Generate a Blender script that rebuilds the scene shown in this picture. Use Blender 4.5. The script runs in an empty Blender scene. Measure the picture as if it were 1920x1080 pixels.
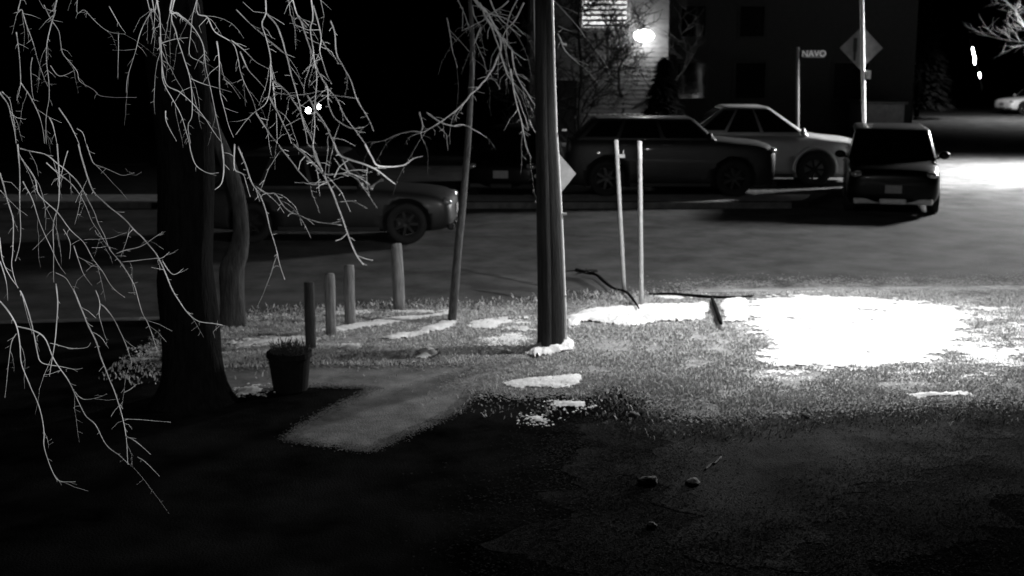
import bpy, bmesh, math, random
from mathutils import Vector, Matrix, noise, geometry
random.seed(7)
R = math.radians
SC = bpy.context.scene
COL = SC.collection
# ------------------------------------------------------------------ camera geometry
FPX, HC, PITCH = 2400.0, 3.2, math.atan((540 - 101) / 2400.0)
cp, sp = math.cos(PITCH), math.sin(PITCH)
CAM = Vector((0, 0, HC))
def ray(px, py):
    u, v = (px - 960) / FPX, (540 - py) / FPX
    return Vector((u, cp + sp * v, -sp + cp * v))
def gp(px, py, z=0.0):                       # where a sight line meets the ground
    d = ray(px, py); t = (z - HC) / d.z
    return CAM + d * t
def at(px, py, Y):                           # where a sight line reaches the distance Y
    d = ray(px, py); return CAM + d * (Y / d.y)
# ------------------------------------------------------------------ materials
MATS = {}
def mat(name, g, rough=.8, var=0.0, scale=6.0, metal=0.0, bump=0.0, bscale=40.0, spec=.5, coat=0.0, stretch=None, lo=None):
    if name in MATS: return MATS[name]
    m = bpy.data.materials.new(name); m.use_nodes = True
    nt = m.node_tree; b = nt.nodes['Principled BSDF']
    b.inputs['Base Color'].default_value = (g, g, g, 1)
    b.inputs['Roughness'].default_value = rough
    b.inputs['Metallic'].default_value = metal
    b.inputs['Specular IOR Level'].default_value = spec
    b.inputs['Coat Weight'].default_value = coat
    tc = nt.nodes.new('ShaderNodeTexCoord'); src = tc.outputs['Object']
    if stretch:
        mp = nt.nodes.new('ShaderNodeMapping'); mp.inputs['Scale'].default_value = stretch
        nt.links.new(src, mp.inputs['Vector']); src = mp.outputs['Vector']
    if var:
        n = nt.nodes.new('ShaderNodeTexNoise'); n.inputs['Scale'].default_value = scale; n.inputs['Detail'].default_value = 8
        n.inputs['Roughness'].default_value = .65
        cr = nt.nodes.new('ShaderNodeValToRGB')
        a, c = (g * (1 - var) if lo is None else lo), g * (1 + var)
        cr.color_ramp.elements[0].position = .33; cr.color_ramp.elements[1].position = .67
        cr.color_ramp.elements[0].color = (a, a, a, 1); cr.color_ramp.elements[1].color = (c, c, c, 1)
        nt.links.new(src, n.inputs['Vector']); nt.links.new(n.outputs['Fac'], cr.inputs['Fac'])
        nt.links.new(cr.outputs['Color'], b.inputs['Base Color'])
    if bump:
        n2 = nt.nodes.new('ShaderNodeTexNoise'); n2.inputs['Scale'].default_value = bscale; n2.inputs['Detail'].default_value = 6
        bp = nt.nodes.new('ShaderNodeBump'); bp.inputs['Strength'].default_value = bump; bp.inputs['Distance'].default_value = .02
        nt.links.new(src, n2.inputs['Vector']); nt.links.new(n2.outputs['Fac'], bp.inputs['Height'])
        nt.links.new(bp.outputs['Normal'], b.inputs['Normal'])
    MATS[name] = m; return m
def emit(name, g, s):
    m = bpy.data.materials.new(name); m.use_nodes = True
    b = m.node_tree.nodes['Principled BSDF']; b.inputs['Base Color'].default_value = (g, g, g, 1)
    b.inputs['Emission Color'].default_value = (1, 1, 1, 1); b.inputs['Emission Strength'].default_value = s
    MATS[name] = m; return m
M_soil = mat('dark_soil', .009, .95, .8, 1.1, bump=.5, bscale=55, spec=.0)
M_asph = mat('asphalt', .076, .9, .4, 1.3, bump=.7, bscale=160, spec=.03)
M_asph2 = mat('wet_asphalt_lot', .030, .8, .5, 1.7, bump=.6, bscale=120, spec=.15)
M_conc = mat('concrete', .12, .9, .35, 5, bump=.4, bscale=60, spec=.15)
M_pathd = mat('muddy_path', .03, .95, .5, 3.5, bump=.5, bscale=60, spec=.0)
M_path = mat('worn_path', .15, .9, .4, 3.5, bump=.5, bscale=60, spec=.1)
M_lawn = mat('lawn_soil', .27, .95, .45, 9, bump=1.0, bscale=60, spec=.1)
M_fade0 = mat('drive_light_fade_low', .030, .95, .5, 1.4, bump=.7, bscale=70, spec=.0)
M_fade = mat('drive_light_fade', .050, .95, .5, 1.6, bump=.7, bscale=70, spec=.0)
M_far = mat('far_soil', .03, .95, .5, 1.5, spec=.1)
M_snow = mat('snow', .72, .8, .22, 2.2, bump=.6, bscale=35, spec=.2)
M_bark = mat('dark_bark', .004, .95, .5, 9, bump=1.0, bscale=14, spec=.05, stretch=(3, 3, .5))
M_bark2 = mat('grey_bark', .05, .9, .5, 9, bump=1.0, bscale=16, spec=.1, stretch=(3, 3, .5))
M_twig = mat('pale_twig', .55, .7, .55, 4, bump=.4, bscale=150, spec=.25)
M_twig3 = mat('dull_twig', .16, .8, .3, 20, spec=.1)
M_twig2 = mat('grey_twig', .42, .75, .3, 30, spec=.2)
M_dtwig = mat('dark_twig', .05, .9, .3, 20, spec=.1)
M_pole = mat('tarred_wood', .030, .9, .5, 7, bump=1.0, bscale=30, spec=.15, stretch=(4, 4, .25))
M_post = mat('weathered_wood', .20, .9, .45, 8, bump=.9, bscale=30, spec=.1, stretch=(5, 5, .5))
M_galv = mat('galvanised_steel', .55, .45, .25, 14, metal=.35, bump=.15, bscale=60)
M_white = mat('white_paint', .36, .5, .2, 14, bump=.2, bscale=60)
M_rim_letters = mat('rim_light_and_letters', .85, .35, .1, 14)
M_signb = mat('sign_back', .42, .5, .2, 8, metal=.2)
M_signd = mat('sign_dim', .15, .6, .25, 6)
M_black = mat('black_plastic', .012, .6, .3, 10)
M_dpaint = mat('dark_car_paint', .003, .3, .2, 4, spec=.2, coat=.12)
M_bpaint = mat('charcoal_car_paint', .024, .45, .2, 4, coat=.12)
M_spaint = mat('silver_car_paint', .5, .42, .08, 5, metal=.55, coat=.5)
M_glass = mat('car_glass', .006, .06, .1, 5, spec=.6)
M_chrome = mat('chrome', .75, .18, .1, 9, metal=1.0)
M_tyre = mat('tyre', .012, .85, .3, 30)
M_rim = mat('alloy_rim', .03, .4, .15, 12, metal=.7)
M_lamp = mat('lamp_lens', .55, .12, .15, 30, metal=.6, coat=.8)
M_trim = mat('satin_trim', .6, .45, .15, 20, metal=.3)
M_plate = mat('number_plate', .30, .5, .2, 20)
M_pot = mat('dark_pot', .003, .9, .3, 12, spec=.1)
M_stone = mat('pale_stone', .05, .9, .4, 20, bump=.5, bscale=50)
M_side = mat('house_siding', .17, .8, .15, 8)
M_side2 = mat('dark_siding', .016, .85, .2, 6)
M_roof = mat('roof_shingle', .04, .95, .4, 18)
M_needle = mat('conifer_needles', .006, .9, .4, 9, spec=.1)
M_bulb = emit('lit_bulb', .9, 30); M_blind = emit('lit_window', .8, 1.3); M_lens = emit('street_lens', .9, 8)
def grass_mat():
    m = bpy.data.materials.new('grass_blade'); m.use_nodes = True; nt = m.node_tree; b = nt.nodes['Principled BSDF']
    oi = nt.nodes.new('ShaderNodeTexCoord'); n = nt.nodes.new('ShaderNodeTexNoise'); n.inputs['Scale'].default_value = 45
    n.inputs['Detail'].default_value = 3
    cr = nt.nodes.new('ShaderNodeValToRGB'); cr.color_ramp.elements[0].position = .35; cr.color_ramp.elements[1].position = .68
    cr.color_ramp.elements[0].color = (.36, .36, .36, 1); cr.color_ramp.elements[1].color = (.62, .62, .62, 1)
    nt.links.new(oi.outputs['Object'], n.inputs['Vector']); nt.links.new(n.outputs['Fac'], cr.inputs['Fac'])
    nt.links.new(cr.outputs['Color'], b.inputs['Base Color']); b.inputs['Roughness'].default_value = .8
    b.inputs['Specular IOR Level'].default_value = .2
    return m
M_grass = grass_mat()
# ------------------------------------------------------------------ object helpers
class MB:
    def __init__(s): s.v, s.f = [], []
    def quad(s, a, b, c, d):
        n = len(s.v); s.v += [Vector(a), Vector(b), Vector(c), Vector(d)]; s.f.append((n, n+1, n+2, n+3))
    def box(s, c, d, rz=0, M=None):
        n = len(s.v); c = Vector(c); hx, hy, hz = d[0]/2, d[1]/2, d[2]/2
        rot = M if M else Matrix.Rotation(rz, 3, 'Z')
        for x, y, z in ((-1,-1,-1),(1,-1,-1),(1,1,-1),(-1,1,-1),(-1,-1,1),(1,-1,1),(1,1,1),(-1,1,1)):
            s.v.append(c + rot @ Vector((x*hx, y*hy, z*hz)))
        for q in ((0,3,2,1),(4,5,6,7),(0,1,5,4),(1,2,6,5),(2,3,7,6),(3,0,4,7)): s.f.append(tuple(n+i for i in q))
        return s
    def tube(s, pts, rad, sides=6, caps=True):
        pts = [Vector(p) for p in pts]; N = len(pts)
        if not hasattr(rad, '__len__'): rad = [rad]*N
        n0 = len(s.v); a = None
        for i, p in enumerate(pts):
            t = pts[min(i+1, N-1)] - pts[max(i-1, 0)]
            if t.length < 1e-9: t = Vector((0,0,1))
            t.normalize()
            if a is None: a = t.orthogonal()
            a = a - t*a.dot(t)
            if a.length < 1e-6: a = t.orthogonal()
            a.normalize(); b = t.cross(a)
            for k in range(sides):
                an = 2*math.pi*k/sides
                s.v.append(p + (a*math.cos(an) + b*math.sin(an))*rad[i])
        for i in range(N-1):
            for k in range(sides):
                k2 = (k+1) % sides
                s.f.append((n0+i*sides+k, n0+i*sides+k2, n0+(i+1)*sides+k2, n0+(i+1)*sides+k))
        if caps and sides > 2:
            s.f.append(tuple(n0+k for k in range(sides))[::-1]); s.f.append(tuple(n0+(N-1)*sides+k for k in range(sides)))
        return s
    def lathe(s, prof, c=(0,0,0), axis='Z', seg=24, close=False):
        n0 = len(s.v); c = Vector(c); m = len(prof)
        for r, h in prof:
            for k in range(seg):
                a = 2*math.pi*k/seg
                p = Vector((r*math.cos(a), r*math.sin(a), h))
                if axis == 'Y': p = Vector((p.x, p.z, p.y))
                if axis == 'X': p = Vector((p.z, p.x, p.y))
                s.v.append(c+p)
        for i in range(m-1 + (1 if close else 0)):
            for k in range(seg):
                k2 = (k+1) % seg; j = (i+1) % m
                s.f.append((n0+i*seg+k, n0+i*seg+k2, n0+j*seg+k2, n0+j*seg+k))
        return s
    def ball(s, c, d, seg=12, rings=8, M=None, jit=0):
        n0 = len(s.v); c = Vector(c); M = M or Matrix.Identity(3)
        for i in range(rings+1):
            th = math.pi*i/rings
            for k in range(seg):
                a = 2*math.pi*k/seg
                p = Vector((math.sin(th)*math.cos(a), math.sin(th)*math.sin(a), math.cos(th)))
                if jit: p *= 1 + jit*noise.noise(p*1.7 + c*3)
                s.v.append(c + M @ Vector((p.x*d[0]/2, p.y*d[1]/2, p.z*d[2]/2)))
        for i in range(rings):
            for k in range(seg):
                k2 = (k+1) % seg
                s.f.append((n0+i*seg+k, n0+(i+1)*seg+k, n0+(i+1)*seg+k2, n0+i*seg+k2))
        return s
    def build(s, name, m, parent=None, smooth=False, bevel=0):
        me = bpy.data.meshes.new(name); me.from_pydata([tuple(v) for v in s.v], [], s.f); me.update()
        bm = bmesh.new(); bm.from_mesh(me); bmesh.ops.remove_doubles(bm, verts=bm.verts, dist=1e-5)
        if bevel: bmesh.ops.bevel(bm, geom=bm.edges[:], offset=bevel, segments=2, affect='EDGES', profile=.5)
        bmesh.ops.recalc_face_normals(bm, faces=bm.faces); bm.to_mesh(me); bm.free()
        me.materials.append(m)
        if smooth:
            for p in me.polygons: p.use_smooth = True
        o = bpy.data.objects.new(name, me); COL.objects.link(o)
        if parent: o.parent = parent
        return o
def tag(o, label, cat, group=None):
    o['label'] = label; o['category'] = cat
    if group: o['group'] = group
    return o
def thing(name, label, cat, loc=(0,0,0), rz=0, group=None):
    o = bpy.data.objects.new(name, None); COL.objects.link(o); o.location = loc; o.rotation_euler = (0,0,rz)
    o.empty_display_size = .2
    return tag(o, label, cat, group)
def struct(o, kind='structure'): o['kind'] = kind; return o
def copy_tree(o, parent=None):
    c = o.copy(); COL.objects.link(c); c.parent = parent
    for ch in list(o.children): copy_tree(ch, c)
    return c
def off(pts, o): return [Vector(p) - Vector(o) for p in pts]
# ------------------------------------------------------------------ ground
def fbm(x, y, s=1.0): return noise.fractal(Vector((x*s, y*s, 3.7)), 1.0, 2.0, 4)
def inpoly(x, y, P):
    c = False; j = len(P)-1
    for i in range(len(P)):
        if (P[i][1] > y) != (P[j][1] > y) and x < (P[j][0]-P[i][0])*(y-P[i][1])/(P[j][1]-P[i][1]+1e-12)+P[i][0]: c = not c
        j = i
    return c
def edist(x, y, P):
    b = 1e9
    for i in range(len(P)):
        ax, ay = P[i-1]; bx, by = P[i]; dx, dy = bx-ax, by-ay
        t = max(0, min(1, ((x-ax)*dx+(y-ay)*dy)/(dx*dx+dy*dy+1e-12)))
        b = min(b, math.hypot(x-ax-t*dx, y-ay-t*dy))
    return b
def sd(x, y, P): d = edist(x, y, P); return d if inpoly(x, y, P) else -d
def gpoly(px): return [tuple(gp(a, b).xy) for a, b in px]
def sheet(name, pts, z, m, jag=0.0, step=.12):
    P = []
    for i in range(len(pts)):
        a, b = Vector(pts[i]), Vector(pts[(i+1) % len(pts)])
        n = max(1, int((b-a).length/step)) if jag else 1
        for k in range(n):
            p = a.lerp(b, k/n); nn = Vector((b.y-a.y, a.x-b.x)).normalized()
            P.append(p + nn*jag*fbm(p.x, p.y, 2.3))
    tri = geometry.tessellate_polygon([[Vector((p.x, p.y, 0)) for p in P]])
    mb = MB(); mb.v = [Vector((p.x, p.y, z)) for p in P]; mb.f = [tuple(t) for t in tri]
    o = mb.build(name, m)
    return o
# base terrain reaching the horizon
g = MB(); g.quad((-400,-60,-.13),(400,-60,-.13),(400,700,-.13),(-400,700,-.13)); struct(g.build('ground', M_far))
# near plot: a slab whose edge is the kerb of the street
NEAR = [(-2600,650),(-200,612),(415,597),(560,588),(700,582),(1000,577),(1060,573),(1200,557),(1330,553),(1420,552),(1560,549),(1920,545),(2600,540)]
near_edge = [gp(a, b) for a, b in NEAR]
def loose(pts, z, m, o, reach, dens, r0, r1, seed):
    rr = random.Random(seed); V, F = [], []
    for i in range(len(pts)):
        a, b = Vector(pts[i]), Vector(pts[(i+1) % len(pts)])
        for _ in range(int((b-a).length*dens)):
            p = a.lerp(b, rr.random()); q = p + Vector((rr.gauss(0, reach), rr.gauss(0, reach)))
            r = rr.uniform(r0, r1); n = len(V); an = rr.uniform(0, 6.283)
            for k in range(5): V.append((q.x+math.cos(an+1.257*k)*r*rr.uniform(.6,1.3), q.y+math.sin(an+1.257*k)*r*rr.uniform(.6,1.3), z+rr.uniform(0,.006)))
            F.append((n,n+1,n+2,n+3,n+4))
    me = o.data; bm = bmesh.new(); bm.from_mesh(me); vs = [bm.verts.new(v) for v in V]
    for f in F: bm.faces.new([vs[k] for k in f])
    bm.to_mesh(me); bm.free()
def extr(name, top, z0, z1, m):
    mb = MB(); n = len(top)
    mb.v = [Vector((p[0], p[1], z1)) for p in top] + [Vector((p[0], p[1], z0)) for p in top]
    for t in geometry.tessellate_polygon([[Vector((p[0], p[1], 0)) for p in top]]): mb.f.append(tuple(t))
    for i in range(n): mb.f.append((i, (i+1) % n, n+(i+1) % n, n+i))
    return mb.build(name, m)
yard = [(p.x, p.y) for p in near_edge] + [(60,-40),(-60,-40)]
struct(extr('yard', yard, -.128, 0, M_soil))
kp = [p + Vector((0,.0,0)) for p in near_edge]
kb = MB()
for i in range(9):
    a, b = kp[i], kp[i+1]; o2 = Vector((0,.16,0)); e = Vector((0,.004,0))
    n = len(kb.v)
    kb.v += [Vector((a.x,a.y+.004,-.127)),Vector((b.x,b.y+.004,-.127)),Vector((b.x,b.y+.004,.012)),Vector((a.x,a.y+.004,.012)),
             Vector((a.x,a.y+.17,-.127)),Vector((b.x,b.y+.17,-.127)),Vector((b.x,b.y+.15,.012)),Vector((a.x,a.y+.15,.012))]
    for q in ((0,1,2,3),(3,2,6,7),(7,6,5,4)): kb.f.append(tuple(n+k for k in q))
struct(kb.build('kerb', M_conc))
FY = 27.9
LOT = [(-90,FY),(6.1,FY),(6.55,FY+.25),(6.9,FY+.8),(7.5,FY+2.2),(8.3,31.0),(9.3,31.3),(9.3,37.5),(-90,37.5)]
struct(sheet('road', [(-120,12),(120,12),(120,70),(6.1,70),(6.1,FY),(-120,FY)], -.122, M_asph))
struct(extr('parking_lot', LOT, -.128, 0, M_asph2))
struct(sheet('pavement', [(-89,FY+.2),(6.05,FY+.2),(6.45,FY+.45),(6.7,FY+.95),(6.9,FY+1.6),(-89,FY+1.6)], .005, mat('pale_pavement', .38, .9, .3, 4, bump=.3, bscale=60, spec=.1)))
kb = MB(); kb.box((-41.95, FY-.06, -.055), (96.1,.1,.14)); struct(kb.build('far_kerb', M_conc))
struct(extr('far_lawn', [(-90,37.6),(6.05,37.6),(6.05,72),(-90,72)], -.128, .02, M_far))
# driveway apron under the snow, path, foreground sheets stepped in tone to paint the light's fade
PATH = gpoly([(400,694),(590,687),(760,688),(930,684),(975,686),(940,704),(880,745),(850,775),(690,846),(640,838),(540,826),(570,800),(640,762),(705,728),(600,724),(420,738)])
po = struct(sheet('path', PATH, .006, M_path, .07)); loose(PATH, .0075, M_path, po, .045, 1800, .002, .009, 2)
DRIVE_FADE = gpoly([(1150,790),(1270,772),(1420,780),(1700,764),(2090,745),(2250,880),(1900,960),(1700,1080),(1560,1250),(1150,1250),(1000,1000)])
do = struct(sheet('driveway_light_fade', DRIVE_FADE, .003, M_fade0, .45, .06)); loose(DRIVE_FADE, .004, M_fade0, do, .35, 2200, .003, .011, 4)  # outer step of a fade of light painted in ground tones
DRIVE_FADE = gpoly([(1290,790),(1420,783),(1700,770),(1900,770),(1860,850),(1640,900),(1560,1010),(1400,1080),(1230,990),(1180,880)])
do = struct(sheet('light_fade_patch', DRIVE_FADE, .007, M_fade, .35, .06)); loose(DRIVE_FADE, .008, M_fade, do, .35, 2200, .003, .011, 4)  # smaller paler sheet, inner step of the same painted light fade
LAWN_PX = [(330,650),(415,618),(560,597),(700,590),(1000,584),(1058,580),(1200,563),(1400,560),(1600,551),(1960,547),(1990,600),(1990,738),(1700,748),(1400,768),(1290,776),(1250,742),(1190,716),(1110,712),(1080,733),(950,736),(885,716),(960,676),(700,676),(590,674),(400,684),(320,682)]
LAWN = gpoly(LAWN_PX)
lo = struct(sheet('lawn', LAWN, .010, M_lawn, .22)); loose(LAWN, .011, M_lawn, lo, .17, 2600, .004, .016, 12)
ap = MB(); xs = [(1330,553),(1420,552),(1490,550),(1560,549),(1740,547),(1920,545),(2260,542),(2600,540)]
rows = []
for x, y in xs:
    p = gp(x, y); rows.append([Vector((p.x, p.y-.30, .004)), Vector((p.x, p.y+.35, -.045)), Vector((p.x, p.y+.75, -.10)), Vector((p.x, p.y+1.15, -.121))])
rows[0] = [v*1 for v in rows[0]]
for r1, r2 in zip(rows, rows[1:]):
    for k in range(3): ap.quad(r1[k], r2[k], r2[k+1], r1[k+1])
mb = MB(); mb.quad(rows[0][0], rows[0][1], rows[0][2], rows[0][3])
M_slush = mat('slush', .26, .9, .55, 2.6, bump=.6, bscale=60, spec=.05)
ao = struct(ap.build('driveway_apron', M_slush)); loose([(r[3].x, r[3].y) for r in rows]+[(r[2].x, r[2].y+.2) for r in rows[::-1]], -.1165, M_slush, ao, .35, 1800, .004, .02, 8)
# snow lying in patches: a thickness field, cut off where it thins out
SNOW_PX = [
 ([(1378,566),(1430,556),(1560,553),(1700,562),(1820,578),(1850,600),(1835,640),(1790,668),(1720,684),(1660,692),(1560,700),(1450,694),(1408,676),(1428,650),(1402,622),(1385,600)], .022, .30),
 ([(1060,600),(1095,585),(1200,576),(1330,570),(1326,604),(1250,606),(1180,616),(1100,606),(1062,622)], .06, .10),
 ([(1352,568),(1400,562),(1410,606),(1356,606)], .06, .10),
 ([(1208,556),(1325,556),(1325,561),(1250,564)], .03, .05),
 ([(700,636),(770,624),(830,604),(858,601),(856,613),(800,632),(740,640)], .03, .22),
 ([(872,612),(900,602),(958,597),(962,606),(930,620),(880,621)], .025, .28),
 ([(405,642),(570,626),(610,630),(610,650),(520,654),(415,664)], .022, .38),
 ([(632,646),(680,644),(680,658),(632,660)], .03, .08),
 ([(600,618),(720,598),(850,585),(850,592),(720,612),(600,630)], .022, .25),
 ([(938,722),(1000,709),(1096,702),(1090,724),(1050,731),(1000,731),(955,731)], .025, .26),
 ([(1034,755),(1102,754),(1102,768),(1034,768)], .03, .05),
 ([(992,782),(1022,782),(1022,793),(992,793)], .025, .05),
 ([(442,727),(490,725),(490,741),(442,743)], .03, .08),
 ([(850,668),(930,628),(960,600),(1007,586),(1007,655),(960,668)], .03, .42),  # bright sheen of lit, icy grass, put in as partial snow
 ([(772,676),(782,650),(815,656),(830,668),(800,680)], .07, .12),
 ([(980,668),(1003,650),(1045,640),(1076,643),(1080,660),(1035,669),(1000,675)], .11, .0),
 ([(1790,572),(2100,580),(2100,690),(1900,694),(1760,690)], .012, .60),
 ([(1400,688),(1600,690),(1900,684),(1900,712),(1420,722)], .010, .95),
 ([(1700,742),(1800,736),(1830,744),(1720,750)], .03, .12),
 ([(255,655),(310,650),(312,672),(255,676)], .02, .35),
 ([(985,576),(640,584),(420,598),(420,606),(700,594),(985,584)], .016, .45),
]
sv, sf = [], []
SNOWP = []
for px, th, rag in SNOW_PX:
    P = gpoly(px); SNOWP.append((P, rag))
    x0, x1 = min(p[0] for p in P)-.15, max(p[0] for p in P)+.15; y0, y1 = min(p[1] for p in P)-.2, max(p[1] for p in P)+.2
    big = (x1-x0)*(y1-y0) > 5
    st = .024 if big else .016
    nx, ny = int((x1-x0)/st)+1, int((y1-y0)/(st*1.4))+1
    idx = {}; H = {}
    for i in range(nx):
        for j in range(ny):
            x, y = x0+i*st, y0+j*st*1.4
            d = sd(x, y, P)
            if d < -.2: continue
            n1 = .6*fbm(x*.55, y*1.5, 3.1)+.5*fbm(x*.7, y, 8.0); n2 = noise.noise(Vector((x*30, y*34, 1.0)))+.6*noise.noise(Vector((x*70, y*70, 4.0)))
            wid = .12 if rag < .3 else .35
            h = min(1, d/wid) + n1*(.5+rag*1.6) + n2*(.2+rag*1.0) - rag*.55
            if h <= 0: continue
            H[i, j] = (x, y, .012 + th*min(1, h*1.2)**.6*(.75+.5*n1+.12*n2))
    for (i, j) in H:
        q = [(i,j),(i+1,j),(i+1,j+1),(i,j+1)]
        if all(k in H for k in q):
            t = []
            for k in q:
                if k not in idx: idx[k] = len(sv); sv.append(H[k])
                t.append(idx[k])
            sf.append(tuple(t))
def flake(V, F, x, y, z, r, rr):
    a = rr.uniform(0, 6.283); n = len(V); h = r*rr.uniform(.3,.8)
    for k in range(3): V.append((x+math.cos(a+2.09*k)*r*rr.uniform(.6,1.3), y+math.sin(a+2.09*k)*r*rr.uniform(.6,1.5), z))
    V.append((x, y, z+h)); F += [(n,n+1,n+3),(n+1,n+2,n+3),(n+2,n,n+3)]
rr_ = random.Random(5)
def kerb_y(x):
    for a, b in zip(near_edge, near_edge[1:]):
        if a.x <= x <= b.x: return a.y+(b.y-a.y)*(x-a.x)/(b.x-a.x)
    return 99
for (P, rag), (px, th, _) in zip(SNOWP, SNOW_PX):
    x0, x1 = min(p[0] for p in P)-.5, max(p[0] for p in P)+.5; y0, y1 = min(p[1] for p in P)-.5, max(p[1] for p in P)+.5
    reach = 1.0 if (x1-x0) > 5 else .42 if (x1-x0) > 3.2 else .2
    for _ in range(int((x1-x0)*(y1-y0)*(2600 if reach > .9 else 1300))):
        x, y = rr_.uniform(x0, x1), rr_.uniform(y0, y1); d = sd(x, y, P)
        if d < -reach or d > .25: continue
        if rr_.random() > (1+min(0, d)/reach)**1.6*(.6+.9*fbm(x, y, 4)): continue
        flake(sv, sf, x, y, .006 if y < kerb_y(x)-.02 else -.121+.14*max(0, 1-(y-kerb_y(x))/1.0)*(x > 2.6), rr_.uniform(.006,.022)*(1+.7*max(-.6, d)), rr_)
mb = MB(); mb.v = [Vector(v) for v in sv]; mb.f = sf
so = mb.build('snow', M_snow, smooth=True); struct(so, 'stuff')
# grass blades over the lawn (nobody could count them)
gv, gf = [], []
lx0, lx1 = min(p[0] for p in LAWN), min(9.0, max(p[0] for p in LAWN)); ly0, ly1 = min(p[1] for p in LAWN), max(p[1] for p in LAWN)
THICK = [P for P, r in SNOWP if r < .3]; MAIN = SNOWP[0][0]
rg = random.Random(3); cnt = 0; tries = 0
while cnt < 80000 and tries < 260000:
    tries += 1
    x, y = rg.uniform(-4.15, lx1), rg.uniform(ly0-1.0, ly1)
    if not inpoly(x, y, LAWN):
        if edist(x, y, LAWN) > 1.0*rg.random()**3: continue
    if inpoly(x, y, PATH) and rg.random() < .93: continue
    cl = fbm(x, y, 1.6)
    if cl < -.35 and rg.random() < .8: continue
    if any(inpoly(x, y, P) for P in THICK) and rg.random() < .985: continue
    if sd(x, y, MAIN) > .10 + .22*noise.noise(Vector((x*5, y*5, 2))) and rg.random() < .997: continue
    h = rg.uniform(.02, .05)*(1+.6*cl); a = rg.uniform(0, 6.283); w = rg.uniform(.004, .009)
    lean = rg.uniform(.1, .9)*h; b = rg.uniform(0, 6.283)
    dx, dy = math.cos(a)*w, math.sin(a)*w; lx, ly = math.cos(b)*lean, math.sin(b)*lean
    n = len(gv)
    gv += [(x-dx, y-dy, .005), (x+dx, y+dy, .005), (x+lx*.5+dx*.7, y+ly*.5+dy*.7, h*.7), (x+lx*.5-dx*.7, y+ly*.5-dy*.7, h*.7), (x+lx*1.3, y+ly*1.3, h)]
    gf += [(n, n+1, n+2, n+3), (n+3, n+2, n+4)]; cnt += 1
me = bpy.data.meshes.new('grass'); me.from_pydata(gv, [], gf); me.update(); me.materials.append(M_grass)
go = bpy.data.objects.new('grass', me); COL.objects.link(go); struct(go, 'stuff')
# ------------------------------------------------------------------ trees
def wob(pts, amp, s, seed):
    return [p + amp*Vector((noise.noise(Vector((p.z*s, seed, 0))), noise.noise(Vector((p.z*s, seed, 5))), 0)) for p in pts]
def resample(pts, step):
    out = [pts[0]]
    for a, b in zip(pts, pts[1:]):
        n = max(1, int((b-a).length/step))
        for k in range(1, n+1): out.append(a.lerp(b, k/n))
    return out
def smooth_line(pts, n=3):
    P = [pts[0]] + list(pts) + [pts[-1]]; out = []
    for i in range(1, len(P)-2):
        p0, p1, p2, p3 = P[i-1], P[i], P[i+1], P[i+2]
        for k in range(n):
            t = k/n
            out.append(.5*((2*p1)+(p2-p0)*t+(2*p0-5*p1+4*p2-p3)*t*t+(3*p1-p0-3*p2+p3)*t**3))
    out.append(pts[-1]); return out
def trunk_mesh(pts, radii, name, m, parent, sides=16, lump=.12, seed=0, flare=0):
    P = smooth_line([Vector(p) for p in pts], 6); N = len(P)
    rr = []
    for i in range(N):
        t = i/(N-1)*(len(radii)-1); k = min(int(t), len(radii)-2); rr.append(radii[k]+(radii[k+1]-radii[k])*(t-k))
    mb = MB(); mb.tube(P, rr, sides)
    for i, v in enumerate(mb.v[:N*sides]):
        ring = i//sides; d = v - P[ring]
        q = 1 + lump*noise.noise(Vector((d.x*9+seed, d.y*9, v.z*2.0))) + lump*.6*noise.noise(Vector((math.atan2(d.y, d.x)*3, seed, v.z*.6)))
        if flare: q *= 1 + flare*math.exp(-max(0, v.z)*5)*(1+.5*math.sin(3*math.atan2(d.y, d.x)+seed))
        mb.v[i] = P[ring] + d*q
    return mb.build(name, m, parent, smooth=True)
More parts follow.
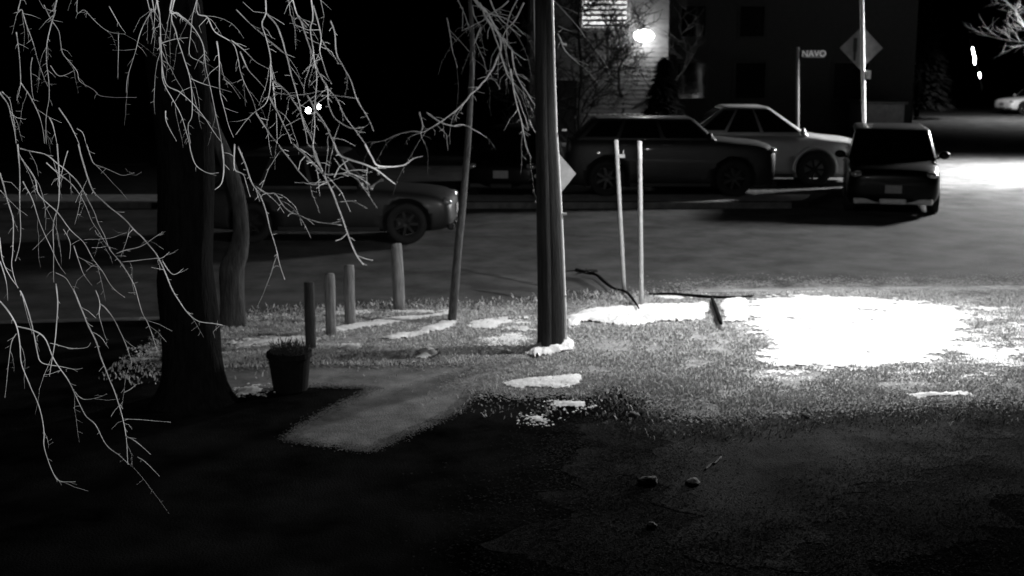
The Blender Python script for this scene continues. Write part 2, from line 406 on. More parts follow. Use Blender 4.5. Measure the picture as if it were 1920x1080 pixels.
# --- the traced drooping boughs of the near tree; tile = (x offset, y offset, zoom)
TA, TB, TC, TD, TE, TF = (0,0,4), (480,0,4), (0,270,4), (480,270,4), (0,540,4), (0,720,3)
NEARB = [
(TA,[(430,0),(420,80),(395,160),(370,250),(350,350),(345,470),(360,600),(365,740),(345,870),(350,1080)],1),
(TA,[(330,40),(400,170),(440,250),(465,390),(520,460),(580,540),(600,610),(700,670),(750,715),(850,730),(1020,735)],.6),
(TA,[(155,0),(165,80),(210,220),(250,330),(290,460),(330,590),(360,650)],.8),
(TA,[(125,240),(145,400),(160,600),(150,680),(130,760)],.7),(TA,[(160,620),(235,740),(290,860),(325,980),(335,1080)],.8),
(TA,[(245,430),(232,520),(240,680),(260,760)],.6),(TA,[(0,690),(60,800),(105,960),(120,1080)],1),(TA,[(20,690),(75,740),(90,850),(115,1000)],.7),
(TA,[(580,10),(640,75),(740,180),(830,250),(940,253)],.7),(TA,[(820,50),(900,190),(945,245)],.5),(TA,[(1145,0),(1140,80),(1050,240),(1010,400),(960,570),(945,700)],.7),
(TA,[(885,250),(888,420),(886,600)],.45),(TA,[(1175,0),(1195,120),(1200,260),(1215,450),(1225,600),(1300,750),(1370,890),(1425,1080)],1),
(TA,[(1190,280),(1200,420),(1240,620),(1340,680),(1440,770),(1560,920),(1660,1060)],.8),
(TA,[(1290,0),(1340,100),(1410,155),(1470,230),(1520,340),(1545,500),(1590,700),(1630,900),(1660,1080)],1),
(TA,[(1310,0),(1320,240),(1380,430),(1430,600),(1440,860),(1415,940),(1435,1080)],.9),(TA,[(1475,0),(1440,180),(1420,400),(1500,460),(1530,480)],.7),
(TA,[(1480,0),(1560,130),(1610,240),(1740,330),(1780,440),(1800,530),(1870,690),(1920,830)],1),(TA,[(1620,310),(1640,450),(1655,700),(1700,880),(1755,1030)],.9),
(TA,[(1730,300),(1830,370),(1920,460),(2010,520)],.8),(TA,[(1800,390),(1860,510),(1920,590),(1990,660)],.9),(TA,[(1765,75),(1840,150),(1920,220)],.8),
(TA,[(440,810),(520,930),(590,1080)],.9),(TA,[(370,880),(400,950),(430,1080)],.9),(TA,[(580,965),(620,1000),(640,1080)],.7),(TA,[(1240,830),(1250,920),(1330,1060)],.6),
(TA,[(375,490),(440,570),(560,530)],.5),(TA,[(1430,585),(1560,640),(1740,690)],.6),(TA,[(1680,590),(1740,640),(1805,745)],.6),(TA,[(1200,325),(1330,290),(1410,280)],.5),
(TA,[(1100,-20),(1130,60),(1125,140)],.6),
(TB,[(75,0),(75,100),(50,180),(75,280),(105,420),(110,500),(105,640),(75,760),(0,830),(-90,930),(-155,1010)],1),
(TB,[(85,100),(150,180),(200,290),(225,400),(260,540),(300,680),(340,850),(375,1000),(385,1080)],1),(TB,[(0,215),(90,290),(190,390),(220,400)],.9),
(TB,[(120,600),(200,660),(270,740),(340,860),(380,960),(430,1080)],1),(TB,[(120,540),(130,680),(150,860),(165,1080)],.9),(TB,[(95,720),(150,820),(230,980),(270,1080)],1),
(TB,[(0,840),(80,970),(165,1080)],1),(TB,[(245,0),(265,130),(330,240)],.6),(TB,[(275,0),(340,170),(400,340),(440,460),(480,570),(530,650),(600,730),(650,840),(740,980),(815,1080)],.85),
(TB,[(415,0),(405,220),(430,380),(445,500),(455,600),(450,800),(445,960),(430,1080)],.8),(TB,[(430,40),(460,130),(490,280),(480,390),(520,520),(570,630)],.7),
(TB,[(490,290),(540,380),(610,440)],.5),(TB,[(485,0),(510,130)],.5),(TB,[(560,150),(590,250),(605,400),(660,510),(715,620),(760,750),(850,900),(880,980)],.65),
(TB,[(445,520),(500,590),(540,660),(545,780),(590,880),(700,960),(800,955)],.7),(TB,[(120,680),(230,710),(450,695),(570,660)],.6),(TB,[(470,710),(600,720),(770,740)],.5),
(TB,[(380,710),(450,820),(520,930),(590,1080)],1),
(TC,[(130,0),(145,200),(150,500),(155,700),(115,880)],.9),(TC,[(430,0),(450,250),(440,450),(400,600),(405,800),(410,1040)],.9),(TC,[(510,50),(480,180),(460,260)],.7),
(TC,[(585,0),(620,130),(690,330),(760,420),(890,530),(1000,640),(1100,740),(1180,850),(1240,970),(1285,1080),(1340,1180),(1400,1270),(1480,1330),(1580,1345),(1665,1355)],1),
(TC,[(640,0),(700,140),(780,175),(900,225),(1010,215)],.7),(TC,[(150,30),(330,80),(430,150),(500,200),(600,310),(680,460),(750,620),(830,790),(920,900),(980,1010),(1015,1080),(1070,1260),(1110,1340),(1160,1480),(1185,1550)],.8),
(TC,[(350,140),(430,210),(540,300),(620,420),(680,560),(760,690),(830,780)],.8),(TC,[(160,110),(260,260),(290,380),(430,510),(520,640),(620,740),(700,860),(770,970),(850,1080),(935,1150)],.9),
(TC,[(170,280),(240,420),(300,590),(380,770),(440,900),(500,980)],.7),(TC,[(0,220),(50,400),(100,580),(95,800),(90,920),(130,1080)],.9),(TC,[(0,350),(80,430),(150,510)],.7),
(TC,[(0,700),(20,870),(80,1000),(140,1080)],.8),(TC,[(0,880),(50,1030),(60,1180)],.7),(TC,[(470,640),(520,740),(520,860)],.6),(TC,[(550,760),(600,900),(630,980),(690,1060)],.6),
(TC,[(420,970),(500,1010),(540,1080)],.7),(TC,[(1425,0),(1440,70),(1480,160),(1560,210),(1640,210)],.6),(TC,[(1665,0),(1675,180),(1660,290),(1610,338)],1),
(TC,[(1755,0),(1755,180),(1830,240),(1880,400)],.9),(TC,[(1780,20),(1840,160),(1900,310),(1970,420),(2010,580),(2080,830),(2140,1010)],1),(TC,[(870,825),(1000,780),(1090,745),(1150,705),(1215,660)],.6),
(TC,[(920,890),(1050,870),(1160,860),(1220,855),(1275,810)],.6),(TC,[(1220,870),(1300,980),(1375,935)],.6),(TC,[(620,725),(760,710),(850,700),(950,665)],.5),
(TD,[(0,320),(80,370),(150,380),(240,500),(330,540),(430,580),(640,610)],.85),(TD,[(165,0),(270,140),(380,270),(430,310),(480,270)],.8),
(TD,[(280,0),(370,85),(440,160),(500,220),(560,340),(610,450),(650,560),(700,700),(760,830),(810,900)],1.1),(TD,[(385,0),(450,70),(500,210)],.9),(TD,[(420,0),(460,130),(490,190)],.8),
(TD,[(590,0),(640,95),(780,145),(900,195),(990,260),(1045,300)],1),(TD,[(815,0),(870,100),(920,160),(1100,160),(1180,110),(1250,90)],.7),(TD,[(640,110),(690,210),(740,240),(850,305)],.6),
(TD,[(500,225),(640,225),(700,205),(830,200)],.6),(TD,[(620,440),(750,430)],.5),
(TE,[(0,100),(60,170),(120,280),(150,420),(165,570),(230,740),(290,880),(330,1080),(336,1200),(400,1390),(450,1450),(570,1455)],.85),
(TE,[(150,20),(180,90),(240,290),(280,480),(320,560),(440,590),(560,610),(620,600)],.85),(TE,[(420,-30),(430,200),(415,420),(385,580),(370,660)],.8),
(TE,[(540,0),(620,180),(700,360),(770,550),(820,690),(880,840),(915,950),(945,1130),(965,1330)],.95),(TE,[(715,20),(750,120),(745,200),(770,320),(800,390)],.6),
(TE,[(750,120),(830,190),(910,340),(985,530),(985,600)],.7),(TE,[(130,285),(240,310),(330,370),(400,520),(500,670),(560,780),(640,950),(720,1030),(800,1180),(900,1260),(970,1330)],.85),
(TE,[(370,410),(520,445),(640,440),(675,405)],.55),(TE,[(125,340),(80,430),(60,650),(40,820)],.55),(TE,[(560,775),(620,830),(700,830),(800,790)],.5),(TE,[(930,780),(980,760),(1020,725)],.55),
(TE,[(930,985),(1050,985),(1280,1010)],.4),(TF,[(705,295),(760,320),(850,395)],.6),(TF,[(770,410),(820,440),(900,520)],.4),
]
def depth_near(x, y):
    return 5.5 + .75*math.sin(x/190.0+.6) + .45*math.sin(y/210.0 + x/330.0) + .25*math.sin(x/61.0)
tb = gp(362, 752)
tree = thing('bare_tree', 'big black tree trunk at left whose long bare boughs droop across the view', 'tree', tb)
tp = [(0,0,-.05),(0,.02,.5),(-.02,.03,1.3),(.02,.05,2.4),(-.03,.04,3.6),(-.05,-.05,4.7)]
trunk_mesh(tp, [.30,.265,.25,.25,.27,.24], 'trunk', M_bark, tree, sides=22, lump=.14, seed=2, flare=.35)
top = Vector((-.05,-.05,4.6))
LIMB = [[top, Vector((.5,-1.6,5.0)), Vector((.9,-3.4,4.9)), Vector((1.15,-5.2,4.55)), Vector((1.2,-6.9,4.3))],
        [top, Vector((-.3,-1.5,5.1)), Vector((.0,-3.3,5.0)), Vector((.15,-5.2,4.7)), Vector((.4,-6.8,4.3))],
        [top, Vector((-.2,-1.8,5.3)), Vector((.4,-3.4,5.1)), Vector((.75,-5.0,4.8)), Vector((.95,-6.2,4.5))],
        [top, Vector((.8,-1.0,5.2)), Vector((1.5,-2.8,5.0)), Vector((1.8,-4.6,4.5)), Vector((1.95,-6.2,4.2))]]
limb_pts = []
for L in LIMB:
    S = smooth_line(L, 6); S = [p + .07*Vector((noise.noise(p*1.1), noise.noise(p*1.1+Vector((9,0,0))), noise.noise(p*1.3+Vector((0,7,0))))) for p in S]
    MB().tube(S, [.12-.095*i/(len(S)-1) for i in range(len(S))], 9).build('limb', M_bark2, tree, smooth=True)
    limb_pts += S[6:]
rb = random.Random(11)
def bough(tile, pts, k, depth, origin, m, parent, rbase=.0044, spurs=True, up=None, name='branch'):
    ox, oy, zz = tile
    q = [(ox+a/zz, oy+b/zz) for a, b in pts]
    o = rb.uniform(-.12, .12)
    w = [at(x, y, depth(x, y)+o) for x, y in q]
    if up and q[0][1] <= 3:
        h = w[0] - origin
        near = min(up, key=lambda p: (p-h).length)
        mid = h.lerp(near, .5) + Vector((0,0,.12))
        w = [near+origin, mid+origin] + w
    S = smooth_line(w, 5)
    sc = S[0].y/5.5 if name == 'branch' else 1
    S = [p + .006*sc*Vector((noise.noise(p*6), 0, noise.noise(p*6+Vector((4,4,4))))) for p in S]
    N = len(S); r0 = rbase*k
    rad = [r0*(1-.72*i/(N-1))*(1+.25*noise.noise(S[i]*14)) for i in range(N)]
    mb = MB(); mb.tube(off(S, origin), rad, 5)
    if spurs:
        L = sum((b-a).length for a, b in zip(S, S[1:])); n = int(L*8)
        for _ in range(n):
            i = rb.randrange(2, N-1); d = (S[i]-S[i-1]).normalized()
            side = Vector((rb.choice((-1,1))*rb.uniform(.5,1.0), rb.uniform(-.6,.6), rb.uniform(-.5,.35)))
            ln = rb.choice((.012,.018,.03,.03,.05,.09))*rb.uniform(.7,1.3)*sc
            a = S[i]; b = a + (d*.5+side).normalized()*ln*.5; c = b + (d*.8+side*.7+Vector((0,0,rb.uniform(-.3,.5)))).normalized()*ln*.6
            mb.tube(off([a,b,c], origin), [rad[i]*.55, rad[i]*.42, rad[i]*.3], 4)
        for _ in range(int(L*(2.3 if name == 'branch' and rbase < .006 else 2.6))):
            i = rb.randrange(2, N-1); d = (S[i]-S[i-1]).normalized(); ln = rb.uniform(.08,.30)*sc
            q = [S[i]]; v = (d*1.2 + Vector((rb.choice((-1,1))*rb.uniform(.2,.6), rb.uniform(-.9,.9), rb.uniform(-.2,.3)))).normalized()
            for _k in range(5):
                v = (v + Vector((rb.uniform(-.2,.2), rb.uniform(-.2,.2), -.22))).normalized(); q.append(q[-1]+v*ln/5)
            mb.tube(off(q, origin), [rad[i]*.38*(1-.12*_k) for _k in range(6)], 4)
            for _k in (2,3,4): mb.tube(off([q[_k], q[_k]+Vector((rb.uniform(-1,1), rb.uniform(-1,1), rb.uniform(-1,.4)))*.022*sc], origin), [rad[i]*.3, rad[i]*.2], 3)
    return mb.build(name, m, parent, smooth=True)
for tile, pts, k in NEARB: bough(tile, pts, k, depth_near, tb, M_twig, tree, up=limb_pts)
# --- young street tree beside the road, its fine twigs by the pole
yb = gp(846, 603)
ytree = thing('young_tree', 'thin leaning young tree on the verge left of the pole with bare twigs', 'tree', yb)
YD = yb.y
tr = [at(x, y, YD + .15*math.sin(y/120)) - yb for x, y in [(852,540),(860,450),(868,370),(877,280),(882,190),(886,100),(880,-20),(872,-160)]]
trunk_mesh([Vector((0,0,-.03))]+tr, [.055,.05,.047,.045,.04,.035,.03,.026,.02], 'trunk', mat('young_bark', .05, .9, .5, 12, bump=.8, bscale=30, stretch=(3,3,.6)), ytree, sides=10, lump=.2, seed=5)
def depth_y(x, y): return YD - .3 + .5*math.sin(x/70.0) + .35*math.sin(y/80.0+1)
YB = [(TB,[(1580,-60),(1700,60),(1780,180),(1830,300),(1820,410),(1760,540),(1640,680),(1500,820),(1390,905),(1300,960),(1240,990),(1140,985),(1000,1035),(860,1080)],1.3),
(TB,[(1225,840),(1245,940),(1235,1010),(1270,1080)],.9),(TB,[(1280,845),(1380,910),(1470,945),(1560,940),(1640,980),(1735,1030)],.9),
(TB,[(1600,0),(1640,120),(1690,200)],.9),(TB,[(1680,20),(1740,150),(1840,280),(1920,380),(2010,450)],1),(TB,[(1710,100),(1790,260),(1830,400),(1880,540),(1920,620),(1990,800),(2050,980)],1),
(TB,[(1900,0),(1760,110),(1690,160),(1545,230)],.8),(TB,[(2010,20),(1960,120),(1920,180),(1860,260),(1840,330)],1),(TB,[(1430,130),(1460,300),(1500,510)],.8),(TB,[(1550,60),(1545,230)],.6),
(TB,[(1690,200),(1650,300),(1625,400),(1640,600)],.7),(TB,[(1920,380),(1950,560),(2060,740),(2120,830)],.9),(TB,[(1905,520),(1940,700),(1990,900),(2020,1080),(2060,1180)],1),
(TB,[(1620,-20),(1720,90),(1880,140),(2000,260)],.8),(TB,[(1740,-20),(1800,100),(1900,200),(1980,270)],.8),(TB,[(1960,-10),(1900,130),(1880,300),(1870,420)],.7),(TB,[(1500,-40),(1610,220),(1700,420),(1740,560)],.5),
(TB,[(2260,260),(2340,410),(2430,485)],1.0),(TB,[(2270,200),(2370,240)],.9),(TB,[(2200,-30),(2330,100),(2440,240),(2470,280)],.8),(TB,[(2050,900),(2080,960),(2110,1030)],.7)]
for tile, pts, k in YB: bough(tile, pts, k, depth_y, yb, M_twig2, ytree, rbase=.011)
# --- generic bare trees
def bare_tree(label, base, h, r, seed, m, spread=.55, levels=4, first=.35, lean=(0,0), twr=.008, n0=7):
    rr = random.Random(seed)
    t = thing('bare_tree', label, 'tree', base, 0, None)
    pts = [Vector((lean[0]*z+.12*noise.noise(Vector((z*.6, seed, 0))), lean[1]*z+.12*noise.noise(Vector((z*.6, seed, 8))), z)) for z in [h*i/8 for i in range(9)]]
    trunk_mesh(pts, [r*(1-.8*i/8) for i in range(9)], 'trunk', m, t, sides=10, lump=.15, seed=seed, flare=.3)
    mb = MB()
    def grow(p, d, ln, rad, lv):
        P = [p]; q = p.copy(); dd = d.copy()
        for i in range(5):
            dd = (dd + Vector((rr.uniform(-.3,.3), rr.uniform(-.3,.3), rr.uniform(-.18,.22)))).normalized(); q = q + dd*ln/5; P.append(q.copy())
        mb.tube(P, [rad*(1-.6*i/5) for i in range(6)], 5 if lv < 2 else 4, caps=False)
        if lv >= levels: return
        for i in range(1, 6):
            for _ in range(1 if lv < 2 else rr.choice((1,1,2))):
                nd = (dd*.7 + Vector((rr.uniform(-1,1), rr.uniform(-1,1), rr.uniform(-.6,.7)))*.8).normalized()
                grow(P[i], nd, ln*rr.uniform(.4,.65), max(twr*.5, rad*(1-.6*i/5)*.6), lv+1)
    for i in range(n0):
        z = h*(first+(1-first)*i/n0); a = rr.uniform(0, 6.283) + i*2.4
        k = min(7, int(z/h*8)); p = pts[k].lerp(pts[k+1], z/h*8-k)
        grow(p, Vector((math.cos(a), math.sin(a), .55)).normalized(), h*spread*(1-.5*i/n0), max(twr, r*.35*(1-.6*i/n0)), 1)
    mb.build('crown', m, t, smooth=True)
    return t
bare_tree('bare dark tree standing in front of the lit house gable', gp(1166, 296), 8.5, .17, 21, M_dtwig, spread=.36, levels=4, first=.10, n0=16, twr=.020)
bare_tree('bare shrubby tree beside the lit porch rail, behind the utility pole', gp(1085, 312), 5.0, .08, 33, M_dtwig, spread=.42, levels=4, first=.1, n0=16, twr=.018)
bare_tree('bare tree at the far right edge with twigs lit by the far street lamp', Vector((14.3, 33.0, -.12)), 6.5, .12, 41, M_twig3, spread=.30, levels=4, first=.45, n0=9, twr=.01)
# grey trunk close behind the big black tree
gb = gp(436, 612)
gt = thing('grey_tree', 'pale grey crooked trunk just behind the big black tree', 'tree', gb)
trunk_mesh([Vector((0,0,-.03))]+[at(x, y, gb.y)-gb for x, y in [(436,545),(437,500),(447,470),(453,430),(446,370),(424,300),(392,220),(355,80),(350,-160)]],
           [.165,.15,.145,.12,.09,.085,.082,.08,.075,.06], 'trunk', M_bark2, gt, sides=14, lump=.22, seed=9, flare=.1)
mb = MB()
for s0, ang in ((4.3,.4),(4.5,2.5),(4.75,4.2),(4.95,5.5)):
    p = Vector((-.5,0,s0)); P = [p]
    for i in range(5): P.append(P[-1] + Vector((math.cos(ang)*.3, math.sin(ang)*.3, .28)) + .06*Vector((noise.noise(P[-1]*3), noise.noise(P[-1]*3+Vector((5,5,5))), 0)))
    mb.tube(P, [.04-.006*i for i in range(6)], 6)
mb.build('crown', M_bark2, gt, smooth=True)
# conifer
def conifer(base, h, w, seed, label):
    rr = random.Random(seed); t = thing('conifer_tree', label, 'tree', base)
    MB().tube([(0,0,0),(0,0,h*.5),(0,0,h*.97)], [.14,.09,.02], 8).build('trunk', M_bark, t, smooth=True)
    mb = MB()
    for i in range(2600):
        z = h*(.06 + .93*rr.random()**1.2); rad = w*(1-z/h)**.8*(.55+.45*rr.random()**.5)*(1+.25*noise.noise(Vector((z*1.3, seed, 0)))); a = rr.uniform(0, 6.283)
        p = Vector((math.cos(a)*rad, math.sin(a)*rad, z)); d = Vector((math.cos(a), math.sin(a), rr.uniform(-.7,.1))).normalized()*rr.uniform(.15,.38); s = d.cross(Vector((0,0,1))).normalized()*rr.uniform(.05,.12)
        n = len(mb.v); mb.v += [p-d*.5-s*.3, p-d*.1+s, p+d, p-d*.1-s]; mb.f.append((n, n+1, n+2, n+3))
    mb.build('crown', M_needle, t); return t
cb = gp(1778, 232, -.12)
conifer(Vector((4.35, 37.2, 0)), 3.1, .95, 8, 'low black evergreen shrub in front of the house, under the wall lamp')
conifer(cb + Vector((0,5,.1)), 7.2, 1.9, 4, 'tall black conifer beyond the front of the dark car, at right')
# string of lit bulbs on the conifer edge
CY = cb.y + 3.4
sl = thing('string_lights', 'short slanting string of lit bulbs hanging on the black conifer', 'string lights', at(1830, 118, CY))
so_ = sl.location.copy()
P = [at(x, y, CY) - so_ for x, y in [(1818,72),(1824,95),(1829,112),(1834,130),(1838,150),(1842,170)]]
MB().tube(P, .008, 5).build('cable', M_black, sl)
for x, y, l in ((1825,98,.55),(1828,108,.25),(1827,116,.3),(1837,141,.30)):
    MB().ball(at(x, y, CY-.03)-so_, (.09,.09,l), M=Matrix.Rotation(R(-14), 3, 'Y')).build('bulb', M_bulb, sl, smooth=True)
# ------------------------------------------------------------------ utility pole
pb = gp(1033, 655)
up = thing('utility_pole', 'tall tarred wooden utility pole standing in a small mound of snow', 'pole', pb)
PY = pb.y
def pl(x, y, dy=0): return at(x, y, PY+dy) - pb
ax = [Vector((0,0,-.05)), pl(1032,560), pl(1028,400), pl(1023,250), pl(1018,0), pl(1010,-260), pl(1004,-420)]
trunk_mesh(ax, [.155,.144,.128,.108,.088,.08,.075], 'post', M_pole, up, sides=26, lump=.035, seed=3)
rz = [Vector((-.055,-.135,.0))]+[p + Vector((-.05+.006*i,-.135+.02*i,0)) for i, p in enumerate(ax[1:5])]
MB().tube(smooth_line(rz, 4), .058, 12).build('cable_riser', M_pole, up, smooth=True)
gr = [Vector((.166,.01,.02))]+[pl(x, y) for x, y in [(1058.5,560),(1054,450),(1049.5,360),(1045.5,290),(1042.5,250),(1038,120),(1034.5,0),(1030,-150)]]
MB().tube(gr, .018, 8).build('rim_light_strip', M_rim_letters, up, smooth=True)  # rim light on the pole's right edge, painted as a white strip
MB().tube([pl(1005,115),pl(1003,40),pl(1001.5,-120)], .012, 8).build('rim_light_strip', M_rim_letters, up, smooth=True)  # same painted rim light, upper left edge
mb = MB()
for z in (.6, 1.5, 2.4, 3.3): mb.box((.150-.008*z-.0, 0, z), (.05,.05,.02))
mb.build('rim_strip_clip', M_galv, up)
LX, LY, LZ = 3.6, 14.3, 4.3
arm = [ax[5].copy(), Vector((1.0,.15,LZ+.15)), Vector((2.1,.3,LZ+.3)), Vector((LX-pb.x-.35, LY-pb.y, LZ+.2))]
MB().tube(smooth_line(arm, 5), .03, 8).build('lamp_arm', M_galv, up, smooth=True)
lh = MB().ball((LX-pb.x, LY-pb.y, LZ+.17), (.75,.32,.2)).build('lamp_head', M_galv, up, smooth=True)
MB().ball((LX-pb.x+.06, LY-pb.y, LZ+.085), (.4,.22,.07)).build('lens', M_lens, lh, smooth=True)
# sign on the pole: diamond plate seen half behind it
sc_ = at(1041, 328, PY+.17)
dsn = thing('diamond_sign', 'pale diamond road sign fixed to the back of the utility pole, half hidden', 'road sign', sc_, R(32))
mb = MB(); mb.box((0,0,0), (.39,.004,.39), M=Matrix.Rotation(R(45), 3, 'Y')); mb.build('plate', M_signb, dsn)
mb = MB(); mb.box((-.05,-.016,.1), (.22,.02,.03)); mb.box((-.05,-.016,-.1), (.22,.02,.03)); mb.build('bracket', M_galv, dsn)
# ------------------------------------------------------------------ sign posts in the middle
def post(top, bot, w, label, z=0.0, cap=True, name='sign_post', m=M_white):
    b = gp(*bot, z); t = thing(name, label, 'post', b, 0, 'bare white posts right of the pole')
    e = at(top[0], top[1], b.y) - b
    mb = MB(); n = 9
    P = [Vector((0,0,-.03)).lerp(e, i/n) + Vector((.006*noise.noise(Vector((i, w, 2))), 0, 0)) for i in range(n+1)]
    mb.tube(P, [w*(1+.06*noise.noise(Vector((i*2, 3, w*50)))) for i in range(n+1)], 8); mb.build('shaft', m, t, smooth=True)
    return t, e
t1, e1 = post((1155,262), (1171,551), .028, 'left of the two bare white posts, with a small bracket near its top')
mb = MB(); mb.box((e1.x+.075, 0, e1.z-.215), (.09,.05,.045)); mb.box((e1.x+.10, 0, e1.z-.17), (.012,.04,.06)); mb.build('bracket', M_white, t1)
t2, e2 = post((1199,266), (1203,577), .029, 'right of the two bare white posts, rising from the snow strip')
MB().ball(e2, (.062,.062,.03)).build('cap', M_white, t2, smooth=True)
mb = MB()
for z in (.35,.8,1.25,1.7): mb.box((e2.x*z/e2.z, -.030, z), (.014,.008,.03))
mb.build('bolt', M_galv, t2)
# fallen branch on the kerb
fb = gp(1160, 543, -.05)
fbr = thing('fallen_branch', 'crooked black fallen branch lying over the kerb beside the white posts', 'branch', fb)
P = [gp(x, y, z) - fb for x, y, z in [(1198,578,.10),(1186,560,.09),(1172,546,.07),(1150,540,-.03),(1132,527,-.05),(1118,515,-.04),(1100,511,-.05),(1080,506,-.04)]]
MB().tube(smooth_line(P, 4), [.011+.006*math.sin(i*.3)**2+.0005*i for i in range(len(smooth_line(P, 4)))], 8).build('stem', M_bark, fbr, smooth=True)
mb = MB()
for k in range(9):
    a = P[5].lerp(P[7], rb.random()); d = Vector((rb.uniform(-.3,.25), rb.uniform(-.2,.2), rb.uniform(-.01,.02)))
    mb.tube([a, a+d*.5+Vector((0,0,.01)), a+d], [.012,.009,.006], 5)
mb.build('twig', M_bark, fbr)
# a second one over the snow strip: crossed sticks
kb_ = gp(1342, 560, -.02)
st2 = thing('fallen_branch', 'dark forked stick lying across the snow strip beside the bright snow', 'branch', kb_)
P = [gp(x, y, z)-kb_ for x, y, z in [(1352,606,.09),(1347,592,.09),(1340,572,.10),(1334,556,.07)]]
MB().tube(smooth_line(P, 4), [.02,.022,.026,.03,.03,.03,.03,.03,.03,.026,.024,.02,.018], 8).build('stem', M_bark, st2, smooth=True)
P = [gp(x, y, z)-kb_ for x, y, z in [(1216,551,.03),(1262,551,.05),(1310,555,.07),(1345,557,.08),(1385,557,.06),(1412,554,.04)]]
MB().tube(smooth_line(P, 4), [.010+.012*math.sin(math.pi*i/20) for i in range(21)], 8).build('fork', M_bark, st2, smooth=True)
# ------------------------------------------------------------------ wooden bollards
def bollard(bot, topy, w, label, m=M_post, lean=0, seed=0):
    b = gp(*bot); s = FPX/b.y; h = (bot[1]-topy)/s*1.02
    t = thing('wooden_post', label, 'post', b, rb.uniform(-.3,.3), 'short wooden posts along the verge')
    mb = MB(); P = [Vector((lean*z, 0, z)) for z in (-.05, h*.2, h*.45, h*.7, h*.92, h)]
    mb.tube(P, [w, w*1.0, w*.98, w*.99, w*.97, w*.86], 14)
    for i, v in enumerate(mb.v):
        mb.v[i] = v + Vector((1,1,0))*.006*noise.noise(v*12+Vector((seed,0,0)))
    mb.build('stake', m, t, smooth=True)
    return t
bollard((583,654), 527, .058, 'nearest short dark wooden post, behind the black planter', mat('painted_shade_wood', .045, .9, .4, 8, bump=.9, bscale=30, spec=.1, stretch=(5,5,.5)), seed=1)  # shade put into the colour: darker copy of the post wood
bollard((621,630), 511, .062, 'short grey wooden post second from the black planter', seed=2)
bollard((657,608), 496, .064, 'short grey wooden post third from the black planter', seed=3)
bollard((749,581), 456, .074, 'thickest and farthest short wooden post, standing alone in front of the car wheel', seed=4, lean=-.03)
# ------------------------------------------------------------------ planter
qb = gp(545, 733)
pt = thing('planter', 'black round planter pot with dead stalks near the dark tree', 'planter', qb)
MB().lathe([(0,0),(.14,0),(.165,.02),(.200,.33),(.215,.34),(.215,.395),(.195,.395),(.19,.35),(0,.345)], seg=28).build('pot', M_pot, pt, smooth=False)
MB().lathe([(0,.365),(.10,.37),(.19,.352)], seg=20).build('soil', M_soil, pt)
mb = MB()
for k in range(190):
    a, r_ = rb.uniform(0, 6.283), rb.uniform(0,.18); p = Vector((math.cos(a)*r_, math.sin(a)*r_, .35)); d = Vector((math.cos(a)*rb.uniform(0,.07), math.sin(a)*rb.uniform(0,.07), rb.uniform(.05,.17)))
    mb.tube([p, p+d*.6, p+d+Vector((rb.uniform(-.03,.03), 0, -.01))], [.006,.005,.003], 4)
mb.build('dead_plant', mat('dead_stalk', .006, .9, .4, 20), pt)
# stones and litter in the foreground
for i, (x, y, d, lab) in enumerate([(1216,908,(.16,.12,.08),'larger pale stone lying on the dark ground in the foreground'),(1299,909,(.13,.1,.06),'small stone beside a pale twig in the dark foreground'),
        (1222,990,(.07,.07,.05),'small dim stone nearest the bottom edge'),(1510,784,(.09,.08,.06),'tiny pale stone at the edge of the lit ground'),(1188,782,(.12,.1,.06),'pale lump in the shade right of the bent snow sliver')]):
    b = gp(x, y); o = MB().ball((0,0,d[2]*.3), d, 14, 9, jit=.35).build('stone', M_stone, smooth=True); o.location = b
    o.rotation_euler = (0,0,i*1.1); tag(o, lab, 'stone', 'stones on the dark foreground')
b = gp(1320, 893); P = [gp(x, y)-b+Vector((0,0,.015)) for x, y in [(1322,884),(1334,873),(1340,872),(1352,860)]]
o = MB().tube(smooth_line(P, 4), .007, 6).build('twig', M_stone, smooth=True); o.location = b; tag(o, 'short pale twig lying in the dark foreground by a stone', 'twig')
